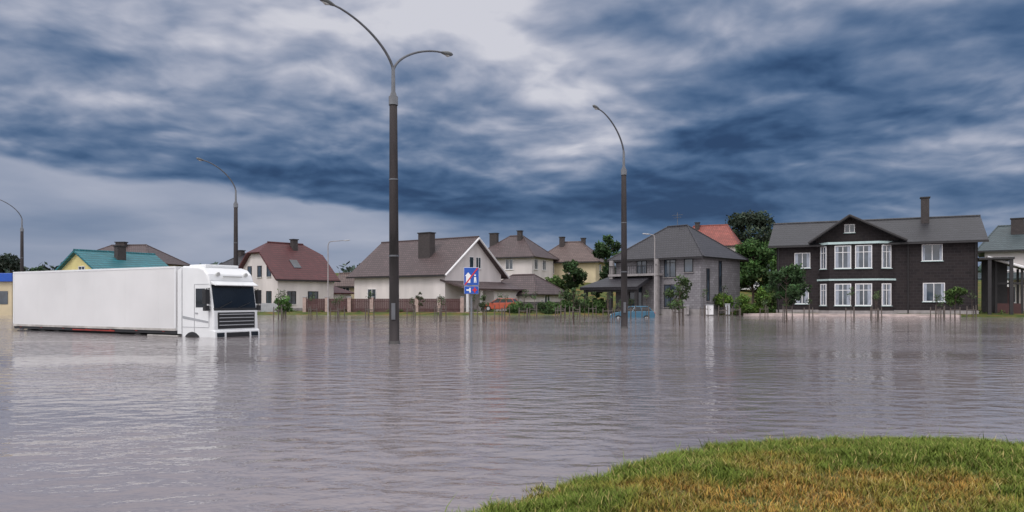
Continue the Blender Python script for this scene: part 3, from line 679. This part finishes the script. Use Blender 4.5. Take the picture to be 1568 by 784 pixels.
g=G();g.box(x1,x1+.28,-.9,.9,1.7,2.9);obj('refrigeration_unit',g,m_greytrim,e,bevel=.04)

e=empty('blue_kiosk',(-54.5,80,0));g=G();g.box(-1.6,1.2,0,2.5,-.4,3.6);obj('walls',g,m_cream,e);g=G();g.box(-1.9,1.5,-.4,2.9,3.6,4.5);obj('fascia',g,m_signblue,e,bevel=.05);g=G();g.box(-1.2,.8,-.05,-.005,1.2,2.6);obj('window',g,m_glass,e)

# ------------------------------------------------------------------ foreground grass
N=250000
gx=rng.uniform(-3.5,9.0,N*2);gy=rng.uniform(3.2,8.8,N*2)
sd=near_shore(gx)-gy
clump=fbm(gx*7,gy*7,9)
keep=(sd>-0.12+0.7*(fbm(gx*2.5,gy*2.5,4)-0.5))&(rng.random(N*2)<np.clip(clump*1.8-0.15,0.15,1))
gx=gx[keep][:N];gy=gy[keep][:N];sd=sd[keep][:N];clump=clump[keep][:N];n_=len(gx)
gz=np.maximum(hgt(gx,gy),-0.02)-0.005
dry=fbm(gx*0.9+3,gy*1.3,12)*1.6+np.clip(sd/2.6,0,1)*0.45-0.80+0.5*(fbm(gx*4,gy*4,14)-0.5)-0.22*np.clip((gx-4.0)/1.5,0,1)
dry=np.clip((dry-0.2)/0.45,0,1)
ht=(0.03+0.045*rng.random(n_))*(0.6+0.9*clump)*(1.15-0.45*dry)
tall=rng.random(n_)<0.008;ht[tall]*=2.2
wd=0.0022+0.0022*rng.random(n_)
az=rng.uniform(0,2*np.pi,n_);ln=(0.4+1.0*rng.random(n_))*ht
dx=np.cos(az)*ln;dy=np.sin(az)*ln
px_=-np.sin(az)*wd;py_=np.cos(az)*wd
B=np.stack([gx,gy,gz],1);S=np.stack([px_,py_,0*px_],1)
Mid=B+np.stack([dx*.35,dy*.35,ht*.6],1);T=B+np.stack([dx,dy,ht],1)
VV=np.stack([B-S,B+S,Mid+S*.8,Mid-S*.8,T],1).reshape(-1,3)
base=np.arange(n_)*5
FF=np.stack([base,base+1,base+2, base,base+2,base+3, base+3,base+2,base+4],1).ravel()
green=np.array([0.135,0.185,0.028]);gold=np.array([0.40,0.235,0.055]);straw=np.array([0.42,0.33,0.13]);brown=np.array([0.24,0.125,0.04])
c=green[None]*(1-dry[:,None])+gold[None]*dry[:,None]
r_=rng.random(n_);c[r_<0.08]=straw;q_=(r_>0.08)&(r_<0.36);c[q_]=c[q_]*0.35+green*0.6
mk=(r_>0.88)&(dry>0.35);c[mk]=brown
c*= (0.55+0.75*rng.random(n_))[:,None]
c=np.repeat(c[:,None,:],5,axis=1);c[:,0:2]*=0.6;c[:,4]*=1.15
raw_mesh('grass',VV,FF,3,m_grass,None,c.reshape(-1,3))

# ------------------------------------------------------------------ sky (world)
SUN_EL,SUN_AZ=48,215
w=bpy.data.worlds.new('World');scene.world=w;w.use_nodes=True;nt=w.node_tree;n=nt.nodes;l=nt.links;n.clear()
out=n.new('ShaderNodeOutputWorld')
sky=n.new('ShaderNodeTexSky');sky.sky_type='NISHITA';sky.sun_disc=False;sky.sun_elevation=math.radians(SUN_EL);sky.sun_rotation=math.radians(SUN_AZ)
bg1=n.new('ShaderNodeBackground');bg1.inputs['Strength'].default_value=0.08;l.new(sky.outputs[0],bg1.inputs[0])
tc=n.new('ShaderNodeTexCoord');sp=n.new('ShaderNodeSeparateXYZ');l.new(tc.outputs['Generated'],sp.inputs[0])
def Mx(op,a,b=0.0,c=0.0,clamp=False):
    k=n.new('ShaderNodeMath');k.operation=op;k.use_clamp=clamp
    for q,s in enumerate((a,b,c)):
        if isinstance(s,(int,float)): k.inputs[q].default_value=s
        else: l.new(s,k.inputs[q])
    return k.outputs[0]
def SS(v,a,b,ta=0.0,tb=1.0):
    k=n.new('ShaderNodeMapRange');k.interpolation_type='SMOOTHSTEP';l.new(v,k.inputs['Value'])
    k.inputs['From Min'].default_value=a;k.inputs['From Max'].default_value=b;k.inputs['To Min'].default_value=ta;k.inputs['To Max'].default_value=tb;return k.outputs[0]
x,y,z=sp.outputs
az_=Mx('ARCTAN2',x,y)
hor=Mx('SQRT',Mx('ADD',Mx('MULTIPLY',x,x),Mx('MULTIPLY',y,y)))
el=Mx('DIVIDE',z,Mx('MAXIMUM',hor,0.02));el=Mx('MINIMUM',el,30.0)
zz=Mx('ADD',Mx('MAXIMUM',z,0.0),0.18)
cx=Mx('DIVIDE',x,zz);cy=Mx('DIVIDE',y,zz)
cb=n.new('ShaderNodeCombineXYZ');l.new(cx,cb.inputs[0]);l.new(cy,cb.inputs[1])
def noise(scale,det,rough=0.55,off=(0,0,0),o='Fac',src=None):
    mp=n.new('ShaderNodeVectorMath');mp.operation='ADD';mp.inputs[1].default_value=off;l.new(src or cb.outputs[0],mp.inputs[0])
    t=n.new('ShaderNodeTexNoise');t.noise_dimensions='2D';t.inputs['Scale'].default_value=scale;t.inputs['Detail'].default_value=det;t.inputs['Roughness'].default_value=rough
    l.new(mp.outputs[0],t.inputs['Vector']);return t.outputs[o]
nwc=noise(1.5,3,0.5,(1,9,0),o='Color');sw=n.new('ShaderNodeSeparateColor');l.new(nwc,sw.inputs[0]);nw,nw2=sw.outputs[0],sw.outputs[1]
vs_=n.new('ShaderNodeVectorMath');vs_.operation='SUBTRACT';l.new(nwc,vs_.inputs[0]);vs_.inputs[1].default_value=(0.5,0.5,0.5)
vm=n.new('ShaderNodeVectorMath');vm.operation='MULTIPLY_ADD';l.new(vs_.outputs[0],vm.inputs[0]);vm.inputs[1].default_value=(0.22,0.22,0);l.new(cb.outputs[0],vm.inputs[2])
W=vm.outputs[0]
n1=noise(1.35,7,0.47,(3.1,1.7,0.0),src=W);n1b=noise(1.35,3,0.47,(3.1,1.70-0.16,0.0),src=W)
n2_=noise(4.2,5,0.48,(7,2,0),src=W);n2b=noise(4.2,3,0.48,(7,2.06,0),src=W)
aw=Mx('ADD',az_,Mx('MULTIPLY',Mx('SUBTRACT',nw,0.5),0.26))
ew=Mx('ADD',el,Mx('MULTIPLY',Mx('SUBTRACT',nw2,0.5),0.11))
L=Mx('ADD',0.48,Mx('MULTIPLY',Mx('SUBTRACT',n1,0.5),0.62))
L=Mx('ADD',L,Mx('MULTIPLY',Mx('SUBTRACT',n2_,0.5),0.22))
fine=SS(el,0.06,0.2,0.3,1.0)
L=Mx('ADD',L,Mx('MULTIPLY',Mx('MULTIPLY',Mx('SUBTRACT',n1,n1b),1.15),fine))
L=Mx('ADD',L,Mx('MULTIPLY',Mx('MULTIPLY',Mx('SUBTRACT',n2_,n2b),0.6),fine))
GA=[ # az, el, s_az, s_el, slope, amp
 (0.00,0.37,0.17,0.12,0.0,0.34),(0.10,0.27,0.08,0.05,-0.4,0.22),(-0.45,0.30,0.24,0.08,0.1,0.20),(-0.58,0.21,0.12,0.035,0.0,0.14),
 (-0.30,0.163,0.26,0.030,-0.12,-0.33),(0.03,0.155,0.16,0.045,0,-0.27),(0.24,0.17,0.12,0.06,0,-0.20),(0.33,0.26,0.10,0.05,0.1,-0.27),(0.50,0.23,0.09,0.03,0,-0.18),
 (0.42,0.12,0.2,0.035,0,-0.18),(0.42,0.35,0.14,0.04,0,0.18),(0.56,0.17,0.08,0.026,0.2,0.26),(0.06,0.178,0.035,0.016,0,0.18)]
for a0,e0,sa,se,sl,am in GA:
    da=Mx('SUBTRACT',aw,a0);de=Mx('SUBTRACT',ew,e0)
    if sl: de=Mx('SUBTRACT',de,Mx('MULTIPLY',da,sl))
    qa=Mx('DIVIDE',da,sa);qe=Mx('DIVIDE',de,se)
    q=Mx('ADD',Mx('MULTIPLY',qa,qa),Mx('MULTIPLY',qe,qe))
    L=Mx('ADD',L,Mx('MULTIPLY',Mx('EXPONENT',Mx('MULTIPLY',q,-0.5)),am))
edge=Mx('SUBTRACT',0.146,Mx('MULTIPLY',Mx('ADD',az_,0.5),0.097))
t=Mx('SUBTRACT',Mx('ADD',el,Mx('MULTIPLY',Mx('SUBTRACT',n1,0.5),0.08)),edge)
below=Mx('MULTIPLY',SS(t,0.012,-0.006),SS(az_,0.04,-0.22))
Lstrip=Mx('ADD',0.72,Mx('MULTIPLY',Mx('SUBTRACT',n1,0.5),0.4));Lstrip=Mx('SUBTRACT',Lstrip,Mx('MULTIPLY',SS(t,-0.02,-0.12),0.09))
mixf=n.new('ShaderNodeMix');mixf.data_type='FLOAT';l.new(below,mixf.inputs[0]);l.new(L,mixf.inputs[2]);l.new(Lstrip,mixf.inputs[3]);L=mixf.outputs[0]
hz=SS(el,0.12,0.0);mixh=n.new('ShaderNodeMix');mixh.data_type='FLOAT';l.new(Mx('MULTIPLY',hz,0.75),mixh.inputs[0]);l.new(L,mixh.inputs[2]);mixh.inputs[3].default_value=0.62;L=mixh.outputs[0]
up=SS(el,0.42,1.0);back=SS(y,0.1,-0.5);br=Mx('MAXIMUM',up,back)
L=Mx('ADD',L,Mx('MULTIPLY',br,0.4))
cr=n.new('ShaderNodeValToRGB');els=cr.color_ramp.elements;cr.color_ramp.interpolation='B_SPLINE'
cols=[(0.0,(34,58,94)),(0.2,(58,88,126)),(0.42,(92,115,148)),(0.62,(136,148,172)),(0.82,(178,182,198)),(1.0,(214,214,222))]
els[0].position=0;els[0].color=(*lin(*cols[0][1]),1);els[1].position=1;els[1].color=(*lin(*cols[-1][1]),1)
for p,c_ in cols[1:-1]:
    q=els.new(p);q.color=(*lin(*c_),1)
l.new(L,cr.inputs['Fac'])
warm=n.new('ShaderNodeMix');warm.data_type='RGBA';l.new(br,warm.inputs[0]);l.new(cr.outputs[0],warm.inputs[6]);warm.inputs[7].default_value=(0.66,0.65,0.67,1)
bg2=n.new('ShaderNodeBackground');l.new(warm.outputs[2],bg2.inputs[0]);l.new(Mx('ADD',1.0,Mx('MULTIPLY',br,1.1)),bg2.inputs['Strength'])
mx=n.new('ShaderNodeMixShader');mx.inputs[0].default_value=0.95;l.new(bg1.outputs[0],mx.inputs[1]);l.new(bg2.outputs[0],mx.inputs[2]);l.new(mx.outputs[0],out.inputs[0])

sl=bpy.data.lights.new('sun','SUN');sl.energy=1.1;sl.angle=math.radians(20);sl.color=(1,0.96,0.92)
so=bpy.data.objects.new('sun',sl);scene.collection.objects.link(so)
a=math.radians(SUN_AZ);el_=math.radians(SUN_EL);sd_=Vector((math.sin(a)*math.cos(el_),math.cos(a)*math.cos(el_),math.sin(el_)))
so.rotation_euler=(-sd_).to_track_quat('-Z','Y').to_euler();so.location=(0,0,60)

cam=bpy.data.cameras.new('camera');co=bpy.data.objects.new('camera',cam);scene.collection.objects.link(co)
co.location=(0,0,1.6);co.rotation_euler=(math.radians(90),0,0);cam.sensor_width=36;cam.lens=26.4;cam.shift_y=0.0434;cam.clip_end=8000;cam.clip_start=0.05
scene.camera=co
